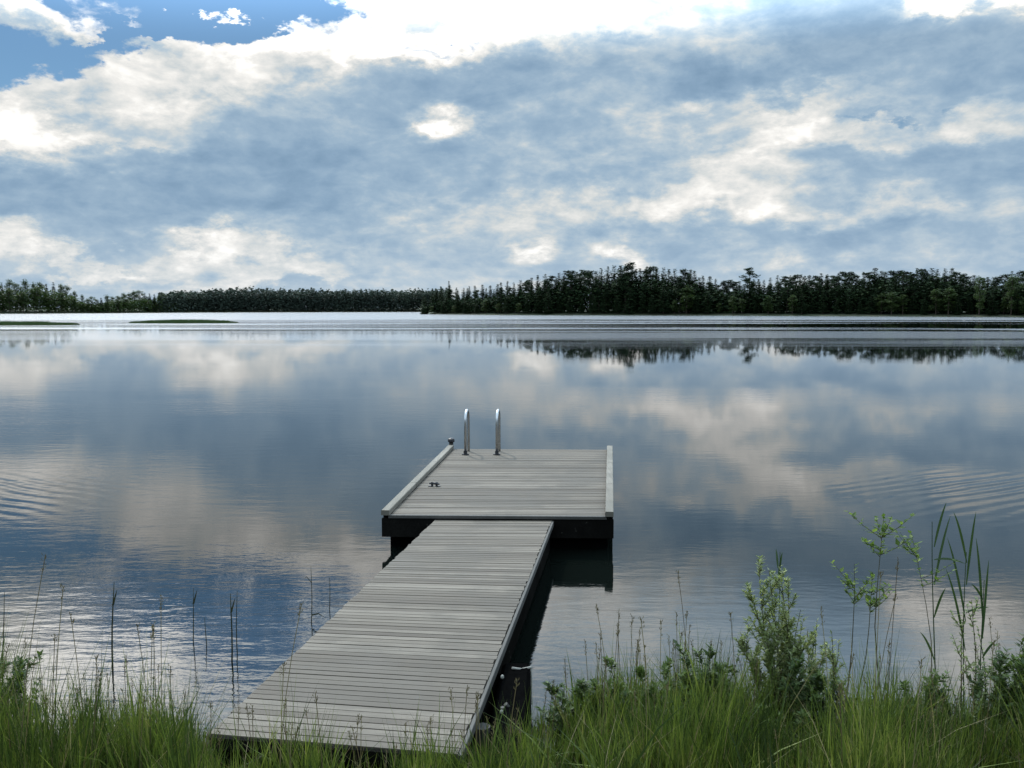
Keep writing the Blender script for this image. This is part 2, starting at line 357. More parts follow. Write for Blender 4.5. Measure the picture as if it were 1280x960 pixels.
h = g.math('ADD', h, g.math('MULTIPLY', g.math('ADD', tr1, tr2), .0052))
fade = g.mr(dist, 9, 60, 1.0, .12)
bn = g.bump(h, fade, 1.0); g.l(bn, g.p.inputs['Normal'])
jit = g.math('MULTIPLY', g.math('SUBTRACT', streak, .5), 1.0)
yj = g.math('MULTIPLY', py_, g.math('ADD', 1.0, g.math('MULTIPLY', jit, 1.6)))            # torn edges of the wind streaks
w1_ = g.math('MULTIPLY', g.mr(yj, 165, 215), .9); rside = g.mr(px_, -30, 40, .0, 1.0)
lside = g.math('SUBTRACT', 1.0, rside)
w2_ = g.math('MULTIPLY', g.mr(yj, 108, 118), g.mr(yj, 128, 140, 1, 0))
w3_ = g.math('MULTIPLY', g.math('MULTIPLY', g.mr(yj, 62, 74), g.mr(yj, 88, 100, 1, 0)), .45)
w4_ = g.math('MULTIPLY', g.mr(yj, 70, 190), g.math('MULTIPLY', lside, .6))
far = g.math('MAXIMUM', g.math('MAXIMUM', w1_, w2_), g.math('MAXIMUM', w3_, w4_))
rr = g.math('ADD', .006, g.math('MULTIPLY', far, .05))
rr = g.math('ADD', rr, g.mr(dist, 6, 60, 0, .014))
g.l(rr, g.p.inputs['Roughness'])
g.p.inputs['Base Color'].default_value = (.004, .006, .005, 1); g.p.inputs['IOR'].default_value = 1.333
gl = g.n('ShaderNodeBsdfAnisotropic'); gl.inputs['Color'].default_value = (.70, .72, .75, 1); gl.inputs['Roughness'].default_value = .22
mx = g.n('ShaderNodeMixShader'); g.l(g.math('MULTIPLY', far, .85), mx.inputs[0]); g.l(g.p.outputs[0], mx.inputs[1]); g.l(gl.outputs[0], mx.inputs[2]); g.l(mx.outputs[0], g.out.inputs[0])
M_WATER = g.m

# ------------------------------------------------------------------ ground sheet and water
SHORE_Y = 5.25
def shore_dist(azdeg):
    """distance of the far shore for a bearing"""
    pts = [(-90, 260), (-60, 330), (-31, 470), (-24, 500), (-19, 560), (-5.9, 620), (-5.3, 385), (0, 338), (10, 326), (20, 312), (32, 300), (60, 260), (90, 220)]
    for (a, da), (b, db) in zip(pts, pts[1:]):
        if a <= azdeg <= b: return da + (db - da) * (azdeg - a) / (b - a)
    return 240
def near_edge(x):
    return SHORE_Y + .25 * math.sin(x * .9 + 1) + .15 * math.sin(x * 2.3)
def ground_z(x, y):
    r = math.hypot(x, y); a = math.degrees(math.atan2(x, y))
    e = near_edge(x) - y
    zb = -1.6
    if e > -6: zb = max(-1.6, e * .2 if e > 0 else e * .25)
    if e > 5.2: zb = 1.04 + (e - 5.2) * .03 + .5 * (1 - math.exp(-(e - 5.2) * .05))
    if y > 0 or abs(a) < 90:
        f = r - shore_dist(a)
        if f > -20:
            zf = f * .08 if f < 0 else (.9 * (1 - math.exp(-f * .25)) + min(f, 150) * .012)
            zb = max(zb, zf)
    return zb
rs = [0.0] + [0.6 * i for i in range(1, 16)] + [9.6 * 1.13 ** i for i in range(0, 27)]
rs = sorted(set([r for r in rs] + [250, 270, 290, 296, 300, 304, 308, 312, 316, 320, 324, 328, 332, 336, 340, 346, 354, 364, 376, 390, 410, 440, 470, 485, 500, 515, 530, 545, 560, 575, 590, 605, 620, 640, 680, 760, 900, 1200, 1800, 3000, 6000, 9000]))
NA = 240; vs = [(0, 0, ground_z(0, 0))]; fs = []
for i, r in enumerate(rs[1:]):
    for k in range(NA):
        a = 2 * math.pi * k / NA; x, y = r * math.sin(a), r * math.cos(a); vs.append((x, y, ground_z(x, y)))
for k in range(NA): fs.append((0, 1 + (k + 1) % NA, 1 + k))
for i in range(len(rs) - 2):
    for k in range(NA):
        a = 1 + i * NA + k; b = 1 + i * NA + (k + 1) % NA; fs.append((a, b, b + NA, a + NA))
o = mesh_obj('ground', vs, fs, M_GROUND, None, True); tag(o, kind='structure')
wv = [(-1500, 3.0, 0), (1500, 3.0, 0), (1500, 1500, 0), (-1500, 1500, 0)]
o = mesh_obj('water', wv, [(0, 1, 2, 3)], M_WATER); tag(o, kind='structure')

# ------------------------------------------------------------------ floating swimming platform
ZP = 0.38
fl = at(477, 644, ZP); fr = at(767, 646, ZP); bl = at(560, 561, ZP); br = at(766, 562, ZP)
org = (fl + fr) / 2; org.z = 0
ux = (fr - fl).normalized(); uy = ((bl - fl) + (br - fr)).normalized()
print('PLAT', fl, fr, bl, br, 'w', (fr - fl).length, (br - bl).length, 'len', (bl - fl).length, (br - fr).length)
def PP(u, v, z=ZP):      # u,v in 0..1 across / along the platform
    p = fl.lerp(fr, u).lerp(bl.lerp(br, u), v); return Vector((p.x, p.y, z))
plat = empty('floating_platform', org); tag(plat, 'square grey wooden bathing platform floating at the end of the walkway', 'platform')
Wd = (fr - fl).length; Ln = (bl - fl).length
mb = MB(org); npl = int(round(Ln / .082)); prng = random.Random(5)
e0, e1 = .035, .965
for i in range(npl):
    v0 = (i + .03) / npl; v1 = (i + .88) / npl
    dz = prng.uniform(-.0015, .0015); a0 = e0 + prng.uniform(-.002, .002); a1_ = e1 + prng.uniform(-.002, .002)
    top = [PP(a0, v0, ZP + dz), PP(a1_, v0, ZP + dz + prng.uniform(-.002, .002)), PP(a1_, v1, ZP + dz), PP(a0, v1, ZP + dz)]
    mb.hexa([Vector((p.x, p.y, ZP - .028)) for p in top] + top)
mb.build('deck', M_DECK, plat)
def railbar(u, name='side_rail'):
    m = MB(org); w = .088
    a = PP(u, -.008, ZP + .062); b = PP(u, 1.003, ZP + .062); n = 3
    for i in range(n):
        p = a.lerp(b, i / n + .001); q = a.lerp(b, (i + 1) / n - .001); m.box(p, q, w, .055, .006)
    return m.build(name, M_RAIL, plat)
railbar(.018); railbar(.982)
# dark skirt boards round the frame, below the deck
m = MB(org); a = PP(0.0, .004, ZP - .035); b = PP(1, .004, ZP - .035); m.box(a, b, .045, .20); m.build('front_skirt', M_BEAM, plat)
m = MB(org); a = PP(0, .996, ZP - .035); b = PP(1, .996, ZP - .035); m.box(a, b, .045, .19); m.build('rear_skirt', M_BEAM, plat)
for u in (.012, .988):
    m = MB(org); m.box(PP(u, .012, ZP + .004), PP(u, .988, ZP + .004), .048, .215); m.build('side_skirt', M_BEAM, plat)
m = MB(org); m.box(PP(.03, .002, ZP + .004), PP(.97, .002, ZP + .004), .05, .032, .004); m.build('front_trim', M_TRIM, plat)
for u in (.32, .5, .68):
    m = MB(org); m.box(PP(u, .02, ZP - .034), PP(u, .98, ZP - .034), .05, .15); m.build('joist', M_BEAM, plat)
for (v0, v1) in ((.03, .30), (.37, .63), (.70, .97)):
    for (u0, u1) in ((.025, .47), (.53, .975)):
        m = MB(org)
        pts = [(u0, v0), (u1, v0), (u1, v1), (u0, v1)]
        zb, zt = -.14, ZP - .205
        cc = PP((u0 + u1) / 2, (v0 + v1) / 2, 0)
        lay = []
        for z, s_ in ((zb, .94), (zb + .03, 1), (zt - .03, 1), (zt, .94)):
            for (u, v) in pts:
                p = PP(u, v, z); q = cc.lerp(Vector((p.x, p.y, 0)), s_); lay.append(Vector((q.x, q.y, z)))
        ff = [(3, 2, 1, 0), (12, 13, 14, 15)]
        for k in range(3):
            for j in range(4): ff.append((k * 4 + j, k * 4 + (j + 1) % 4, (k + 1) * 4 + (j + 1) % 4, (k + 1) * 4 + j))
        m.add(lay, ff); m.build('float', M_FLOAT, plat)
# corner post with a dark cap at the far left corner
pc = PP(.018, 1.0, 0); m = MB(org); m.tube([pc + Vector((0, .07, -.5)), pc + Vector((0, .07, ZP + .10))], .035, 10); pst = m.build('corner_post', M_POST, plat)
m = MB(org); m.tube([pc + Vector((0, .07, ZP + .1)), pc + Vector((0, .07, ZP + .115)), pc + Vector((0, .07, ZP + .15)), pc + Vector((0, .07, ZP + .165))], [.05, .056, .05, .02], 12); m.build('cap', M_DKMET, pst)
# ladder
lad = MB(org)
lb1 = at(583, 567, ZP); lb2 = at(622, 567, ZP); lmid = (lb1 + lb2) / 2
lade = bpy.data.objects.new('ladder', None); link(lade); lade.parent = plat; lade.location = (0, 0, 0)
BK = uy.copy(); BK.z = 0; BK.normalize()
yb = .02
for q in (lb1, lb2):
    base = Vector((q.x, q.y, ZP)); m = MB(org); pts = []
    H = .66; rx = .17
    pts.append(base - BK * .10 + Vector((0, 0, .0)))
    pts.append(base - BK * .10 + Vector((0, 0, H - rx)))
    for k in range(1, 12):
        a = math.pi * k / 12; pts.append(base + BK * (-.10 + rx - rx * math.cos(a)) + Vector((0, 0, H - rx + rx * math.sin(a))))
    pts.append(base + BK * (-.10 + 2 * rx) + Vector((0, 0, H - rx))); pts.append(base + BK * (-.10 + 2 * rx + .02) + Vector((0, 0, -1.1)))
    m.tube(pts, .021, 12); hr = m.build('handrail', M_STEEL, lade, True)
    m = MB(org); fb = base - BK * .10; m.tube([fb + Vector((0, 0, .002)), fb + Vector((0, 0, .014))], .055, 14); m.tube([fb + Vector((0, 0, .014)), fb + Vector((0, 0, .06))], .028, 12)
    m.build('foot_flange', M_DKMET, lade)
for zst in (.14, -.12, -.38, -.64):
    m = MB(org); off = BK * (.245)
    m.box(Vector((lb1.x, lb1.y, zst)) + off, Vector((lb2.x, lb2.y, zst)) + off, .08, .03, .005); m.build('step', M_STEEL, lade)
# mooring cleat on the deck
cl = at(543, 608, ZP); m = MB(org)
m.tube([cl + Vector((-.065, .02, .034)), cl + Vector((-.035, .012, .040)), cl + Vector((.03, -.004, .036)), cl + Vector((.065, -.015, .030))], [.009, .016, .016, .009], 8)
for dx in (-.028, .028): m.tube([cl + Vector((dx, 0, .0)), cl + Vector((dx, 0, .055))], .014, 8)
m.tube([cl + Vector((-.05, 0, .001)), cl + Vector((-.05, 0, .008))], .03, 8); m.tube([cl + Vector((.05, 0, .001)), cl + Vector((.05, 0, .008))], .03, 8)
m.build('cleat', M_DKMET, plat)

# ------------------------------------------------------------------ walkway
z0, z1 = .405, .335
nl = at(262, 917, z0); nr = at(571, 943, z0); wl = at(545, 649, z1); wr = at(690, 649, z1)
print('WALK', nl, nr, wl, wr, (nl - nr).length, (wl - wr).length)
worg = (nl + nr) / 2; worg.z = 0
walk = empty('walkway', worg); tag(walk, 'long grey boarded walkway leading from the grassy bank to the platform', 'walkway')
WT = 1.012
def WP(u, v, dz=0.0):
    p = nl.lerp(nr, u).lerp(wl.lerp(wr, u), v); return p + Vector((0, 0, dz))
wlen = ((wl + wr) / 2 - (nl + nr) / 2).length; npl = int(round(wlen / .066)); mb = MB(worg)
for i in range(npl):
    v0 = (i + .03) / npl; v1 = (i + .90) / npl; dz = prng.uniform(-.0015, .0015)
    a0 = prng.uniform(-.006, .004); a1_ = 1 + prng.uniform(-.004, .006); tl = prng.uniform(-.001, .001)
    top = [WP(a0, v0, dz), WP(a1_, v0, dz + tl), WP(a1_, v1, dz + tl), WP(a0, v1, dz)]
    mb.hexa([p - Vector((0, 0, .028)) for p in top] + top)
mb.build('deck', M_DECK, walk)
for u in (.03, .97):
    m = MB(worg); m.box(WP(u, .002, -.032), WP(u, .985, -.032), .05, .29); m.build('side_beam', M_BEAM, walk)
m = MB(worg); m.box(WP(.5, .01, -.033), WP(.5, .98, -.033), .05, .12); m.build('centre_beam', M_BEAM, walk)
m = MB(worg); m.box(WP(.01, -.004, -.003), WP(.99, -.004, -.003), .03, .06); m.build('end_board', M_BEAM, walk)
# grey edge strip along the right side, lighter than the beam
m = MB(worg); m.box(WP(1.012, .0, -.004), WP(1.012, .99, -.004), .022, .05, .003); m.build('edge_strip', M_TRIM, walk)
# supports: three floats across and a trestle at the shore
for v, xr, xl in ((.27, .20, .05), (.55, .0, .0), (.82, 0, 0)):
    c = WP(.5, v, 0); a = WP(0, v, 0); b = WP(1, v, 0); d = (b - a).normalized(); pr = Vector((-d.y, d.x, 0))
    a = a - d * xl - Vector((0, 0, .02)); b = b + d * xr
    r = .17 if xr else .15; zc = .04
    if xr:
        m = MB(worg); A = Vector((a.x, a.y, zc)); B = Vector((b.x, b.y, zc)); pts = []; rad = []
        Lc = (B - A).length
        for s_, rr_ in ((0, .55), (.01, .9), (.03, 1), (.3, 1), (.31, 1.05), (.33, 1.05), (.34, 1), (.66, 1), (.67, 1.05), (.69, 1.05), (.70, 1), (.97, 1), (.99, .9), (1, .55)):
            pts.append(A.lerp(B, s_)); rad.append(r * rr_)
        m.tube(pts, rad, 18); m.build('float_drum', M_FLOAT, walk, False)
    else:
        m = MB(worg); A = Vector((a.x, a.y, .17)) + d * .12; B = Vector((b.x, b.y, .17)) - d * .12; m.box(A, B, .6, .3, .02); m.build('float', M_FLOAT, walk)
# rope lashed round the drum, trestle and braces near the shore
cA = at(640, 835, .30); cB = at(664, 834, .28)
m = MB(worg); m.tube([cA, cA.lerp(cB, .5) - Vector((0, 0, .012)), cB], .008, 6)
m.tube([cB, cB + Vector((.0, -.04, -.10)), cB + Vector((0, -.07, -.22))], .006, 6); m.build('lashing_rope', M_ROPE, walk)
for u in (-.02, 1.03):
    b = WP(u, .10, 0); m = MB(worg); m.tube([Vector((b.x, b.y, -.5)), Vector((b.x, b.y, .30))], .045, 10); m.build('support_post', M_POST, walk)
b0 = WP(1.07, .03, 0); b1 = WP(1.02, .26, 0); xr_ = .125
m = MB(worg); zt = .285
lay = []
for z, ins in ((-.15, 0), (zt - .03, 0), (zt, .025)):
    lay += [Vector((b0.x + ins, b0.y + ins, z)), Vector((xr_ - .05 - ins, b0.y + ins - .05, z)), Vector((xr_ - ins, b1.y + .1 - ins, z)), Vector((b1.x + ins, b1.y + .1 - ins, z))]
m.add(lay, [(3, 2, 1, 0), (8, 9, 10, 11)] + [(k * 4 + j, k * 4 + (j + 1) % 4, (k + 1) * 4 + (j + 1) % 4, (k + 1) * 4 + j) for k in range(2) for j in range(4)])
m.build('side_block', M_FLOAT, walk)  # plain black block beside the walkway, its real make unclear
m = MB(worg); m.tube([at(632, 880, .3), at(668, 925, .05)], .014, 6); m.tube([at(628, 884, .3), at(632, 930, .05)], .012, 6); m.build('brace', M_TRIM, walk)
m = MB(worg); p1 = WP(.2, .03, 0); p2 = WP(.8, .03, 0); m.box(Vector((p1.x, p1.y, .33)), Vector((p2.x, p2.y, .33)), .14, .16, .01); m.build('sill_beam', M_BEAM, walk)
for (px, py, z) in ((628, 846, .37), (627, 890, .29)):
    m = MB(worg); q = at(px, py, z)
    m.tube([q + Vector((0, 0, -.012)), q + Vector((0, 0, -.006)), q + Vector((0, 0, .006)), q + Vector((0, 0, .012))], [.005, .010, .010, .005], 8)
    m.build('shackle', M_ROPE, walk)

# ------------------------------------------------------------------ reeds standing in the water on the left
def ribbon(m, pts, w, side):
    vs = []; n = len(pts)
    for i, p in enumerate(pts):
        ww = w[i] if isinstance(w, (list, tuple)) else w * (1 - i / (n - 1)) ** .6
        vs += [p - side * ww, p + side * ww]
    m.add(vs, [(2 * i, 2 * i + 1, 2 * i + 3, 2 * i + 2) for i in range(n - 1)])
reeds = [  # x, y of the top, y of the foot at the waterline, lean px, label
 (3, 740, 850, 1, 'thin reed stalk at the very left edge of the lake view, above the tall grass'),
 (140, 728, 838, 2, 'tall dark reed stalk standing alone in the water, second from the left'),
 (238, 735, 800, 5, 'slightly bent reed stalk in front of the blue reflection, left of the shortest stalk'),
 (257, 772, 806, 0, 'shortest reed stalk in the water, between the bent stalk and the close pair'),
 (288, 742, 826, 1, 'thicker dark reed stalk, left one of the close pair in the water'),
 (297, 738, 816, -1, 'thin pale reed stalk, right one of the close pair in the water'),
 (388, 708, 778, 1, 'reed stalk with a small side twig, left of the faintest stalk by the walkway'),
 (412, 722, 762, -1, 'faint short reed stalk closest to the left side of the walkway'),
]
for (x, ty, fy, ln_, lab) in reeds:
    ft = at(x, fy, 0); d = ft.y; tp = atd(x + ln_, ty, d); H = tp.z
    r = .0065 if 'thicker' in lab or 'tall dark' in lab else .0042
    rt = empty('reed', ft); m = MB(ft); pts = []
    for i in range(7):
        s_ = i / 6; p = Vector((ft.x + (tp.x - ft.x) * s_ ** 1.4 + .008 * math.sin(s_ * 5 + x), d, -.35 + (H + .35) * s_)); pts.append(p)
    m.tube(pts, [r, r, r, r * .9, r * .8, r * .65, r * .35], 6); m.build('stalk', M_DEADREED, rt, True)
    if 'twig' in lab:
        m = MB(ft); ribbon(m, [pts[3], pts[3] + Vector((.06, -.02, .02)), pts[3] + Vector((.13, -.03, -.02))], .007, Vector((0, .3, 1)).normalized()); m.build('leaf', M_DEADREED, rt); m = MB(ft); ribbon(m, [pts[5], pts[5] + Vector((-.04, 0, .05)), pts[5] + Vector((-.07, 0, .03))], .005, Vector((0, .3, 1)).normalized()); m.build('leaf', M_DEADREED, rt)
    elif x in (140, 288, 238):
        m = MB(ft); ribbon(m, [pts[5], pts[5] + Vector((.02, 0, .07)), pts[5] + Vector((.035, 0, .12))], .008, Vector((.9, .3, .2)).normalized()); m.build('leaf', M_DEADREED, rt)
    tag(rt, lab, 'reed', 'reed stalks standing in the water left of the walkway')

# ------------------------------------------------------------------ bank grass
gr = random.Random(3)
def interp(pts, x):
    if x <= pts[0][0]: return pts[0][1]
    for (a, ya), (b, yb_) in zip(pts, pts[1:]):
        if x <= b: return ya + (yb_ - ya) * (x - a) / (b - a)
    return pts[-1][1]
TOPY = [(-200, 805), (0, 825), (45, 835), (90, 862), (150, 872), (200, 893), (245, 915), (300, 944), (420, 946), (560, 944), (640, 930), (680, 880), (720, 848), (760, 830), (820, 838), (870, 822), (960, 835), (1040, 850), (1120, 838), (1200, 850), (1280, 840), (1500, 830)]
V = []; Fc = []; FM = []
def blade(p, h, lean, ang, w, mat=0, curl=1.0):
    ca, sa = math.cos(ang), math.sin(ang); n = len(V); ff = gr.uniform(0, math.pi); sxx, syy = math.cos(ff) * w, math.sin(ff) * w
    K = 4
    for i in range(K + 1):
        s_ = i / K; o_ = lean * s_ ** 2; zz_ = h * (s_ - .18 * curl * (lean / max(h, .01)) * s_ ** 2)
        ww = (1 - s_) ** .55 if i < K else 0.03
        ww *= (.7 + .6 * s_) if s_ < .5 else 1
        V.append((p[0] + ca * o_ - sxx * ww, p[1] + sa * o_ - syy * ww, p[2] + zz_)); V.append((p[0] + ca * o_ + sxx * ww, p[1] + sa * o_ + syy * ww, p[2] + zz_))
    for i in range(K): Fc.append((n + 2 * i, n + 2 * i + 1, n + 2 * i + 3, n + 2 * i + 2)); FM.append(mat)
def seedhead(p, h, lean, ang):
    # thin culm with a loose panicle of small spikelets
    ca, sa = math.cos(ang), math.sin(ang); n = len(V); w = .0016
    for i in range(6):
        s_ = i / 5; o_ = lean * s_ ** 2
        V.append((p[0] + ca * o_ - w, p[1] + sa * o_, p[2] + h * s_)); V.append((p[0] + ca * o_ + w, p[1] + sa * o_, p[2] + h * s_))
    for i in range(5): Fc.append((n + 2 * i, n + 2 * i + 1, n + 2 * i + 3, n + 2 * i + 2)); FM.append(1)
    hl = gr.uniform(.04, .09)
    for k in range(gr.randint(9, 16)):
        s_ = 1 - gr.random() * hl / h; o_ = lean * s_ ** 2; q = (p[0] + ca * o_, p[1] + sa * o_, p[2] + h * s_)
        a = gr.uniform(0, 6.28); r = gr.uniform(.003, .012); l_ = gr.uniform(.006, .013); n = len(V)
        V.extend([(q[0], q[1], q[2]), (q[0] + math.cos(a) * r - .0018, q[1] + math.sin(a) * r, q[2] + l_ * .7), (q[0] + math.cos(a) * r + .0018, q[1] + math.sin(a) * r, q[2] + l_ * .7), (q[0] + math.cos(a) * r * 1.2, q[1] + math.sin(a) * r * 1.2, q[2] + l_ * 1.6)])
        Fc.append((n, n + 1, n + 3, n + 2)); FM.append(1)
def under_walk(x, y):
    c = WP(.5, (y - worg.y) / ((wl.y + wr.y) / 2 - worg.y), 0) if y > worg.y - .15 else None
    if c is None: return False
    return abs(x - c.x) < .64
cnt = 0
while cnt < 40000:
    y = gr.uniform(3.5, 5.9); x = gr.uniform(-.62, .62) * y * 1.15
    if y > near_edge(x) + .45 * gr.random() ** 2: continue
    cl_ = mnoise.noise(Vector((x * 2.2, y * 2.2, 1.0))) ; c2_ = mnoise.noise(Vector((x * 6.5, y * 6.5, 5.0)))
    if gr.random() > .5 + 1.0 * cl_ + .9 * c2_: continue
    if under_walk(x, y): continue
    px = 640 + F * x / y; ty = interp(TOPY, px)
    gz = ground_z(x, y)
    ztop = EYE - (ty - 385) / F * y
    hh = (.86 if px > 660 else 1.0) * max(.06, ztop - gz) * (.42 + .58 * gr.random() ** 1.2) * (.86 + .75 * c2_ + .75 * cl_)
    if gr.random() < .05: hh *= gr.uniform(1.1, 1.45)
    hh = min(hh, .95)
    lean = hh * gr.uniform(.03, .4) * (1.3 if gr.random() < .2 else .8); ang = gr.uniform(0, 6.283)
    kind_ = gr.random(); tint = mnoise.noise(Vector((x * 1.7, y * 1.7, 9.0)))
    if kind_ < .07 + .25 * max(0, tint): blade((x, y, gz - .02), hh * gr.uniform(.7, 1.1), lean * 1.8, ang, gr.uniform(.0018, .0035), 2)
    elif kind_ > .90: blade((x, y, gz - .02), hh * gr.uniform(.6, .95), lean * 1.7 + .03, ang, gr.uniform(.006, .011), 0, 1.6)
    else: blade((x, y, gz - .02), hh, lean, ang, gr.uniform(.0020, .0048), 0)
    cnt += 1
    if gr.random() < .006: seedhead((x, y, gz), hh * gr.uniform(1.12, 1.4) + .05, hh * gr.uniform(.03, .2), ang)
# taller flowering culms the photograph shows one by one
for (px, ty, y) in [(575, 862, 4.45), (583, 858, 4.4), (600, 868, 4.5), (455, 890, 4.4), (448, 893, 4.45), (395, 888, 4.4), (510, 900, 4.4), (540, 905, 4.35), (320, 880, 4.4), (300, 885, 4.4),
                    (777, 766, 5.0), (793, 772, 5.05), (742, 800, 5.0), (760, 790, 5.0), (715, 825, 5), (845, 796, 5), (855, 800, 5), (850, 790, 5.2), (800, 800, 5.1), (690, 850, 5), (1110, 800, 5), (1050, 820, 5), (1020, 790, 5.1), (900, 800, 5.0), (1250, 790, 5), (120, 838, 5.0), (108, 845, 5), (60, 815, 5.0), (30, 800, 5.0), (170, 850, 5.1)]:
    for k in range(1 if px < 640 else 2):
        t_ = atd(px + gr.uniform(-8, 8) * k, ty + 12 * k, y); gz = ground_z(t_.x, y)
        seedhead((t_.x - .02, y, gz), t_.z - gz, .03, gr.uniform(0, 6.28))
o = mesh_obj('grass', V, Fc, [M_GRASS, M_SEED, M_STRAW]); o.data.polygons.foreach_set('material_index', FM)
tag(o, 'dense green grass with brown seed heads covering the bank along the water', 'grass', kind='stuff')

# ------------------------------------------------------------------ shrubs, saplings and tall reeds on the right bank
def leafface(m, p, d, up, L_, w):
    s_ = d.cross(up)
    if s_.length < 1e-4: s_ = d.cross(Vector((1, 0, 0)))
    s_.normalize(); b = (d.cross(s_)) * (L_ * .08)
    m.add([p, p + d * L_ * .35 + s_ * w, p + d * L_ + b * 2, p + d * L_ * .35 - s_ * w, p + d * L_ * .5 + b], [(0, 1, 4), (1, 2, 4), (2, 3, 4), (3, 0, 4)])
def rdir(q, zlo=-.4, zhi=.9):
    a = q.uniform(0, 6.283); z = q.uniform(zlo, zhi); r = math.sqrt(max(0, 1 - z * z)); return Vector((r * math.cos(a), r * math.sin(a), z))
def shrub(name, label, cat, foot, tips, leafL, leafW, mat, seed, n_leaf=40, leafstart=.35, twigs=5, group=None, spread=.5, rs_=.006):
    """several woody stems rising from foot to the tips; leaves along stems and twigs"""
    q = random.Random(seed); rt = empty(name, foot); ms = MB(foot); ml = MB(foot)
    for tp in tips:
        tp = Vector(tp); L_ = (tp - foot).length; pts = []
        bow = Vector((q.uniform(-.06, .06), q.uniform(-.06, .06), 0)) * L_
        for i in range(8):
            s_ = i / 7; pts.append(foot.lerp(tp, s_) + bow * math.sin(s_ * math.pi) + Vector((q.uniform(-.004, .004), q.uniform(-.004, .004), 0)))
        ms.tube(pts, [rs_ * (1 - .8 * i / 7) for i in range(8)], 6)
        segs = [(pts, 1.0)]
        for k in range(twigs):
            s_ = q.uniform(leafstart, .92); i = min(6, int(s_ * 7)); b = pts[i].lerp(pts[i + 1], s_ * 7 - i)
            d = (rdir(q, .0, .5) * spread + Vector((0, 0, .6))).normalized(); tl = L_ * q.uniform(.10, .24) * max(.45, 1.15 - s_) * 1.6
            tw = [b, b + d * tl * .5, b + d * tl + Vector((0, 0, tl * .1))]; ms.tube(tw, [rs_ * .4, rs_ * .3, rs_ * .12], 5); segs.append((tw, .5))
        for sg, wt in segs:
            nn = int(n_leaf * wt)
            for k in range(nn):
                lo = leafstart if wt == 1 else .1
                s_ = lo + (1 - lo) * (k + q.random()) / nn; ii = s_ * (len(sg) - 1); i = min(len(sg) - 2, int(ii)); b = sg[i].lerp(sg[i + 1], ii - i)
                ax = (sg[i + 1] - sg[i]).normalized(); d = (rdir(q, -.25, .7) + ax * .55).normalized()
                leafface(ml, b, d, Vector((q.uniform(-.4, .4), q.uniform(-.4, .4), 1)), leafL * q.uniform(.6, 1.15) * (1.1 - .35 * s_), leafW * q.uniform(.7, 1.15))
    ms.build('stem', M_STEM, rt); ml.build('foliage', mat, rt)
    return tag(rt, label, cat, group)
def foot(px, y): 
    p = atd(px, 900, y); return Vector((p.x, y, ground_z(p.x, y)))
shrub('willow_shrub', 'tallest leafy willow shrub with pale grey-green leaves, left of the thin saplings', 'shrub',
      foot(985, 4.9), [atd(a, b, c) for a, b, c in ((948, 700, 4.95), (962, 712, 4.9), (975, 706, 4.95), (978, 745, 5.0), (1000, 762, 4.9), (1022, 782, 4.95), (945, 765, 4.85), (935, 728, 4.95), (990, 790, 4.9), (958, 790, 4.8), (1008, 800, 4.85), (925, 790, 4.9), (985, 722, 4.95), (1030, 815, 4.9), (940, 815, 4.8))], .042, .0072, M_WILLOW, 4, 85, .15, 10)
shrub('willow_shrub', 'small pale willow with sparse leaves behind the base of the thin saplings', 'shrub',
      foot(1040, 5.0), [atd(1022, 775, 5.0), atd(1040, 790, 5.0), atd(1050, 800, 5.05)], .038, .007, M_WILLOW, 8, 50, .3, 5)
shrub('sapling', 'tall thin sapling whose topmost tuft of green leaves is the highest on the bank', 'sapling',
      foot(1120, 4.8), [atd(1105, 645, 4.8)], .05, .012, M_YOUNG, 21, 26, .84, 7, 'thin saplings on the right bank', 1.6, .005)
shrub('sapling', 'thin sapling with a drooping leafy tuft just right of the highest tuft', 'sapling',
      foot(1146, 4.85), [atd(1138, 665, 4.85)], .042, .010, M_YOUNG, 22, 22, .78, 7, 'thin saplings on the right bank', 1.6, .004)
shrub('sapling', 'leaning sapling with two yellow-green leaf tufts, right of the willow shrub', 'sapling',
      foot(1045, 4.85), [atd(1068, 705, 4.85), atd(1090, 715, 4.9)], .045, .011, M_YOUNG, 23, 22, .78, 7, 'thin saplings on the right bank', 1.6, .005)
shrub('willow_shrub', 'small willow with pale upright leaves at the foot of the tall reeds', 'shrub',
      foot(1215, 4.9), [atd(1205, 765, 4.9), atd(1214, 750, 4.9), atd(1222, 785, 4.9)], .04, .008, M_WILLOW, 31, 30, .45, 3)
HG = 'leafy herbs growing in the grass of the right bank'
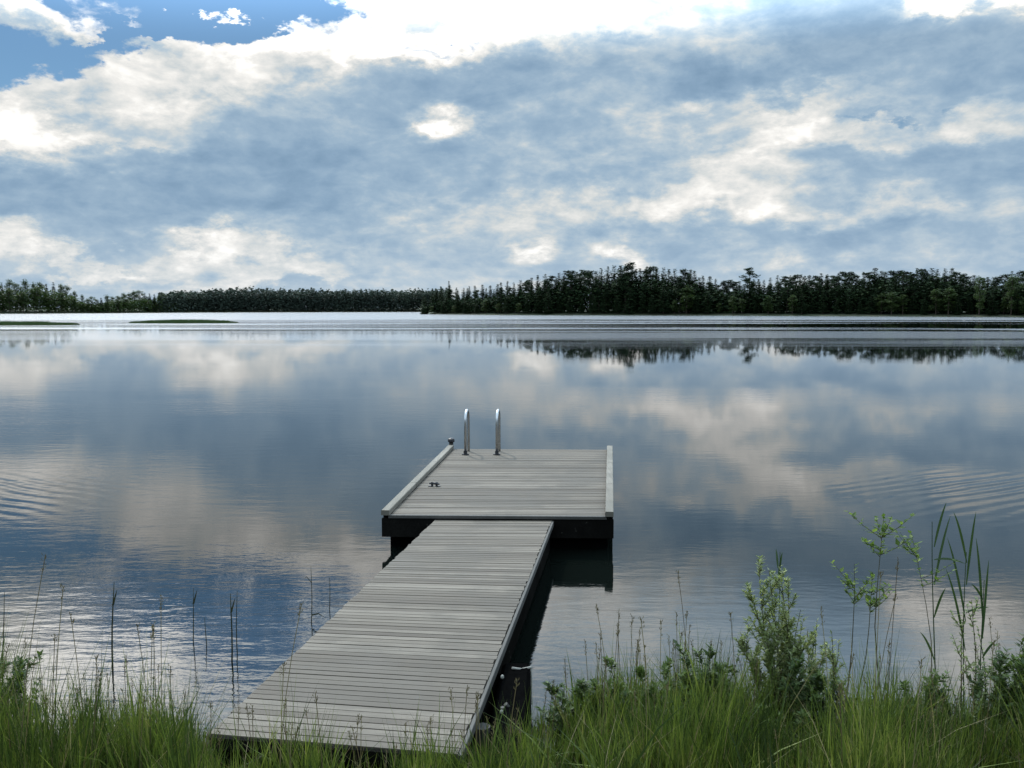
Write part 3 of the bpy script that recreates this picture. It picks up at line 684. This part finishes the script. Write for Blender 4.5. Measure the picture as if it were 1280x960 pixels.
for i, (px, ty, y, lab) in enumerate([
    (890, 800, 4.9, 'dark leafy herb clump standing left of the willow shrub'),
    (925, 830, 4.8, 'low leafy herb clump at the foot of the willow shrub'),
    (1075, 848, 4.8, 'leafy herb clump below the leaning sapling'),
    (1150, 835, 4.75, 'leafy herb clump below the tall reeds'),
    (1245, 815, 4.8, 'bushy herb clump near the right edge of the bank'),
    (1275, 790, 4.9, 'tall bushy herb clump at the very right edge of the bank'),
    (712, 858, 4.9, 'leafy herb clump in the grass right of the walkway end'),
    (800, 822, 5.0, 'pale leafy herb clump midway between the walkway and the willow shrub'),
    (755, 845, 4.9, 'dark herb clump between the walkway end and the pale leafy clump'),
    (845, 835, 4.8, 'dense herb clump left of the dark leafy herbs beside the willow shrub'),
    (1015, 825, 4.7, 'pale herb clump between the willow shrub and the leaning sapling'),
    (1110, 870, 4.6, 'low dark herb clump at the foot of the highest sapling'),
    (1190, 860, 4.7, 'pale herb clump around the foot of the tall reeds'),
    (980, 880, 4.5, 'low spreading herb clump in the grass in front of the willow shrub'),
    (20, 812, 4.8, 'leafy herb clump at the very left edge of the bank')]):
    q = random.Random(50 + i)
    tips = [atd(px + q.uniform(-40, 40), ty + abs(q.gauss(0, 22)), y + q.uniform(-.12, .12)) for _ in range(8)]
    shrub('herb_clump', lab, 'plant', foot(px, y), tips, .055, .010, M_HERB if i % 2 == 0 else M_YOUNG2, 60 + i, 50, .15, 5, HG, .6, .004)
def tallreed(px, y, topy, leaves, lab, seed):
    q = random.Random(seed); ft = foot(px, y); tp = atd(px + q.uniform(-3, 3), topy, y); rt = empty('tall_reed', ft); m = MB(ft); pts = []
    for i in range(8):
        s_ = i / 7; pts.append(ft.lerp(tp, s_) + Vector((.012 * math.sin(s_ * 4 + seed), 0, 0)))
    m.tube(pts, [.0045 * (1 - .6 * i / 7) for i in range(8)], 6); m.build('stalk', M_REED, rt)
    for (s0, ex, ey) in leaves:      # leaf from height fraction s0, ending at pixel ex,ey
        b = ft.lerp(tp, s0); e = atd(ex, ey, y - q.uniform(-.06, .1)); L_ = (e - b).length; c = (b + e) / 2 + Vector((0, 0, .18 * L_)); lp = []
        for i in range(8):
            t_ = i / 7; lp.append(b * (1 - t_) ** 2 + c * 2 * t_ * (1 - t_) + e * t_ ** 2)
        m2 = MB(ft); ax = (e - b).normalized(); sd_ = ax.cross(Vector((0.15, 1, 0))).normalized()
        ribbon(m2, lp, [.0025, .0048, .006, .006, .0055, .0045, .003, .0005], (sd_ + Vector((0, .5, 0))).normalized()); m2.build('leaf', M_REED, rt)
    tag(rt, lab, 'reed', 'tall green reeds among the plants of the right bank')
tallreed(1170, 4.9, 652, [(.45, 1150, 790), (.62, 1182, 735), (.75, 1188, 645), (.9, 1183, 628), (.85, 1207, 705)], 'tallest green reed with long arching leaves, left one of three', 1)
tallreed(1206, 4.95, 690, [(.55, 1182, 710), (.68, 1184, 672), (.72, 1237, 760), (.85, 1220, 640), (.95, 1192, 640)], 'green reed with crossing leaves, middle one of three right of the saplings', 2)
tallreed(1230, 4.85, 725, [(.8, 1220, 672), (.7, 1236, 700), (.6, 1246, 800), (.9, 1214, 730)], 'shorter green reed with upright leaves, right one of three right of the saplings', 3)
tallreed(974, 5.1, 690, [(.92, 970, 686), (.86, 978, 690)], 'dark thin reed rising just above the willow shrub', 4)

# ------------------------------------------------------------------ far shore trees
tr = random.Random(77)
def leaf_tri(m, p, size, q):
    d1 = rdir(q, -.6, .6); d2 = rdir(q, -.6, .6)
    m.add([p, p + d1 * size, p + d2 * size * .8, p + (d1 + d2) * size * .45], [(0, 1, 3), (0, 3, 2)])
def make_conifer(seed, H=16.0, kind='spruce'):
    q = random.Random(seed); m = MB(); t = MB()
    lean = Vector((q.uniform(-.02, .02) * H, q.uniform(-.02, .02) * H, 0))
    t.tube([Vector((0, 0, -.5)), Vector((0, 0, H * .3)), lean * .5 + Vector((0, 0, H * .65)), lean + Vector((0, 0, H * .97))], [H * .012, H * .010, H * .007, .03], 6)
    if kind == 'spruce':
        Wr = H * q.uniform(.12, .165); zlo = H * q.uniform(.02, .12); nL = 38
        for k in range(nL):
            s_ = k / (nL - 1); z = zlo + (H * 1.0 - zlo) * s_; r = Wr * (1 - s_) ** .62 * q.uniform(.7, 1.2) + .16
            nb = max(6, int(11 * (1 - s_) + 5)); a0 = q.uniform(0, 6)
            for b in range(nb):
                a = a0 + 6.283 * b / nb + q.uniform(-.3, .3); rr_ = r * q.uniform(.65, 1.15)
                ns = 3 if s_ < .75 else 2
                for j in range(ns):
                    f = (j + .6) / ns; p = lean * (z / H) + Vector((math.cos(a) * rr_ * f, math.sin(a) * rr_ * f, z - rr_ * f * .28 + q.uniform(-.1, .1)))
                    leaf_tri(m, p, H * .046 * q.uniform(.7, 1.3) * (1.0 if s_ < .85 else .65), q)
    elif kind == 'pine':
        zlo = H * q.uniform(.36, .5); ncl = q.randint(17, 23)
        for k in range(ncl):
            s_ = (k + q.random()) / ncl; z = zlo + (H - zlo) * s_; r = H * .13 * math.sin(math.pi * (.18 + .74 * s_)) ; a = q.uniform(0, 6.283); rr_ = r * q.uniform(.2, 1.0)
            c = lean * (z / H) + Vector((math.cos(a) * rr_, math.sin(a) * rr_, z)); cs = H * q.uniform(.05, .085)
            t.tube([lean * (z / H) + Vector((0, 0, z - rr_ * .4)), c], [H * .004, H * .002], 4)
            for j in range(80):
                v = rdir(q, -1, 1) * cs * q.random() ** .4; v.z *= .55; leaf_tri(m, c + v, H * .033 * q.uniform(.7, 1.3), q)
    else:
        zlo = H * .18; ncl = 28
        for k in range(ncl):
            s_ = (k + q.random()) / ncl; z = zlo + (H * .97 - zlo) * s_; r = H * .17 * (math.sin(math.pi * (.12 + .80 * s_))) ** .8; a = q.uniform(0, 6.283); rr_ = r * q.uniform(.1, .9)
            c = Vector((math.cos(a) * rr_, math.sin(a) * rr_, z)); cs = H * q.uniform(.055, .09)
            t.tube([Vector((0, 0, z - rr_ * .8)), c], [H * .004, H * .002], 4)
            for j in range(75):
                v = rdir(q, -1, 1) * cs * q.random() ** .4; leaf_tri(m, c + v, H * .033 * q.uniform(.7, 1.3), q)
    return m, t
protos = {}
PM = {'spruce': M_SPRUCE, 'pine': M_PINE, 'birch': M_BIRCH}
for kd, n in (('spruce', 5), ('pine', 4), ('birch', 4)):
    protos[kd] = []
    for i in range(n):
        m, t = make_conifer(100 + i * 7 + len(kd), 16.0, kd)
        cm = bpy.data.meshes.new('crown'); cm.from_pydata([tuple(v) for v in m.v], [], m.f); cm.materials.append(PM[kd])
        tm = bpy.data.meshes.new('trunk'); tm.from_pydata([tuple(v) for v in t.v], [], t.f); tm.materials.append(M_TRUNK)
        protos[kd].append((cm, tm))
TREES = 0
def place_tree(kd, px, d, topy, label, group, hf=1.0, wf=1.0, cat='tree'):
    global TREES
    x = (px - 640) / F * d; gz = ground_z(x, d)
    H = (EYE + d * (385 - topy) / F - gz) * hf
    cm, tm = tr.choice(protos[kd]); nm = {'spruce': 'spruce_tree', 'pine': 'pine_tree', 'birch': 'birch_tree'}[kd]
    e = empty(nm, (x, d, gz)); s_ = H / 16.0; e.scale = (s_ * wf, s_ * wf, s_); e.rotation_euler = (0, 0, tr.uniform(0, 6.283))
    for n_, me in (('crown', cm), ('trunk', tm)):
        o_ = bpy.data.objects.new(n_, me); link(o_); o_.parent = e
    tag(e, label, cat, group); TREES += 1; return e
SKY_R = [(536, 368), (545, 362), (560, 355), (566, 361), (600, 357), (640, 352), (655, 350), (680, 344), (700, 342), (720, 338), (745, 339), (760, 334), (785, 331), (800, 334), (815, 333), (840, 338), (860, 336), (880, 344), (905, 350), (930, 350), (960, 347), (985, 344), (1010, 344), (1050, 341), (1075, 342), (1090, 337), (1120, 339), (1150, 337), (1185, 336), (1208, 343), (1225, 346), (1250, 343), (1270, 338), (1300, 338), (1400, 336)]
def dR(px): a = math.atan((max(px, 541) - 640) / F); return shore_dist(math.degrees(a)) * math.cos(a)
def seg(px):
    for lim, t_ in ((640, 'in the low left end'), (735, 'in the rising left part'), (850, 'around the peak'), (1000, 'about the middle'), (1150, 'past the middle')):
        if px < lim: return t_
    return 'at the right end'
def kin(row, kd, px): 
    l_ = 'dark %s %s %s of the right wood' % (kd, {'sky': 'against the sky', 'mid': 'below the skyline', 'front': 'low at the waterline'}[row], seg(px))
    return l_, l_.replace('dark ', 'dark ').replace(kd, kd + ' trees')
x = 531.0
while x < 1310:                                   # skyline row
    kd = 'pine' if (tr.random() < .38 and x > 640) else 'spruce'
    place_tree(kd, x, dR(x) + tr.uniform(14, 26), interp(SKY_R, x), *kin('sky', kd, x), tr.uniform(.93, 1.02), tr.uniform(1.3, 1.8)); x += tr.uniform(5.5, 9.5)
x = 532.0
while x < 1310:                                   # middle row
    kd = 'pine' if tr.random() < .25 else 'spruce'
    place_tree(kd, x, dR(x) + tr.uniform(7, 13), interp(SKY_R, x), *kin('mid', kd, x), tr.uniform(.76, .95), tr.uniform(1.3, 1.7)); x += tr.uniform(9, 13)
x = 529.0
while x < 1310:                                   # front row, lower
    kd = 'birch' if tr.random() < .4 else 'spruce'
    l_, g_ = kin('front', kd, x)
    place_tree(kd, x, dR(x) + tr.uniform(2, 5), interp(SKY_R, x), l_, g_, tr.uniform(.3, .62), tr.uniform(1.6, 2.2)); x += tr.uniform(11, 17)
place_tree('pine', 935, dR(935) + 8, 335, 'tall pine with a spreading crown rising alone above the middle of the right wood', None, 1, 1.25)
place_tree('pine', 785, dR(785) + 10, 330, 'highest broad-topped pine at the peak of the right wood, above the platform', None, 1, 1.5)
place_tree('spruce', 562, dR(562) + 10, 352, 'small pointed spruce sticking up at the left end of the right wood', None, 1, .8)
place_tree('birch', 1222, dR(1222) + 2, 346, 'light green birch near the right end of the dark wood', None, 1, 1.0)
place_tree('birch', 1262, dR(1262) + 3, 345, 'broad green birch at the right edge of the far shore', None, 1, 1.4)
SKY_L = [(-60, 350), (0, 350), (25, 352), (50, 350), (70, 352), (85, 357), (100, 364), (112, 371), (125, 371), (140, 367), (160, 365), (185, 364), (205, 364), (215, 366), (230, 370)]
def dL(px): a = math.atan((px - 640) / F); return shore_dist(math.degrees(a)) * math.cos(a)
x = -30.0
while x < 112:
    place_tree('birch' if tr.random() < .7 else 'spruce', x, dL(x) + tr.uniform(8, 16), interp(SKY_L, x), 'grey-green leafy tree in the clump at the left end of the far shore', 'trees of the left clump', tr.uniform(.88, 1.04), tr.uniform(1.0, 1.3)); x += tr.uniform(7, 11)
x = -30.0
while x < 112:
    place_tree('birch', x, dL(x) + tr.uniform(2, 6), interp(SKY_L, x), 'grey-green leafy tree in the clump at the left end of the far shore', 'trees of the left clump', tr.uniform(.5, .8), tr.uniform(1.3, 1.6)); x += tr.uniform(12, 17)
x = 112.0
while x < 222:
    kd = 'spruce' if tr.random() < .35 else 'birch'
    place_tree(kd, x, dL(x) + tr.uniform(2, 12), interp(SKY_L, x), 'dark rounded tree in the low row right of the left clump', 'trees of the low row on the left far shore', tr.uniform(.8, 1.05), tr.uniform(1.3, 1.8)); x += tr.uniform(5, 8)
assert TREES <= 300, TREES

def wood_mass(name, label, cat, x0, x1, dfun, topf, depth, n, size, mat, seed, lowf=0.0, kcl=9):
    """one mass of foliage filling a strip of far wood"""
    q = random.Random(seed); vs = []; fs = []
    for i in range(n):
        px = q.uniform(x0, x1); d = dfun(px) + q.uniform(0, depth); x = (px - 640) / F * d; gz = ground_z(x, d)
        zt = EYE + d * (385 - topf(px)) / F; sp_ = 3.4; cellx = round(x / sp_ + .35 * math.sin(d))
        hj = .93 + .26 * mnoise.noise(Vector((cellx * 3.1, round(d / sp_) * 1.7, seed)))+ .04 * mnoise.noise(Vector((x * .02, d * .02, seed)))
        cx = (x / sp_ - cellx) * 2
        H = (zt - gz) * hj * (1 - .22 * abs(cx)); z = gz + H * (lowf + (1 - lowf) * q.random() ** .75)
        p = Vector((x, d, z)); nn = len(vs); d1 = rdir(q, -.5, .8) * size; d2 = rdir(q, -.5, .5) * size
        vs += [tuple(p - d1 * .5), tuple(p + d2 * .6), tuple(p + d1 * .5), tuple(p - d2 * .5)]; fs.append((nn, nn + 1, nn + 2, nn + 3))
    o_ = mesh_obj(name, vs, fs, mat); tag(o_, label, cat, kind='stuff'); return o_
wood_mass('distant_wood', 'low distant wood forming the smooth dark strip in the middle left of the far shore', 'wood', 200, 560,
          lambda p: shore_dist(math.degrees(math.atan((min(p, 519) - 640) / F))) * math.cos(math.atan((min(p, 519) - 640) / F)) + 1, lambda p: interp([(200, 366), (225, 363), (250, 362), (300, 359), (340, 361), (380, 360), (430, 362), (470, 361), (500, 362), (540, 360)], p), 26, 60000, 1.3, M_FARWOOD, 3)
wood_mass('undergrowth', 'dark undergrowth filling the gaps between the trunks of the right wood', 'undergrowth', 528, 1315,
          lambda p: dR(p) + 5, lambda p: interp(SKY_R, p) + 13, 18, 52000, 1.0, M_SPRUCE, 4)
wood_mass('undergrowth', 'bushes filling the gaps between the trunks of the left shore trees', 'undergrowth', -40, 225,
          lambda p: dL(p) + 2, lambda p: interp(SKY_L, p) + 8, 14, 16000, 1.0, M_BIRCH, 5)

# ------------------------------------------------------------------ low reed beds out in the lake
def reed_bed(x0, x1, py, label, seed, n):
    q = random.Random(seed); vs = []; fs = []; a = at(x0, py, 0); b = at(x1, py, 0)
    for i in range(n):
        s_ = q.random(); p = a.lerp(b, s_) + Vector((0, q.uniform(-5, 5) * math.sin(math.pi * s_) ** .5, 0)); h = (.2 + .8 * math.sin(math.pi * s_) ** .6) * q.uniform(.25, .68) * (1 + .35 * mnoise.noise(Vector((p.x * .3, 0, seed))))
        w = q.uniform(.03, .07); l_ = q.uniform(-.15, .15); k = len(vs)
        vs += [(p.x - w, p.y, -.1), (p.x + w, p.y, -.1), (p.x + w * .5 + l_ * .6, p.y, h * .7), (p.x + l_, p.y, h)]; fs += [(k, k + 1, k + 2, k + 3)]
    tag(mesh_obj('reed_bed', vs, fs, M_REED), label, 'reed bed', kind='stuff')
reed_bed(163, 297, 403.5, 'low dark reed bed in the lake, the one complete in view', 1, 5200)
reed_bed(-120, 98, 406, 'low dark reed bed in the lake cut by the left edge of the view', 2, 8000)
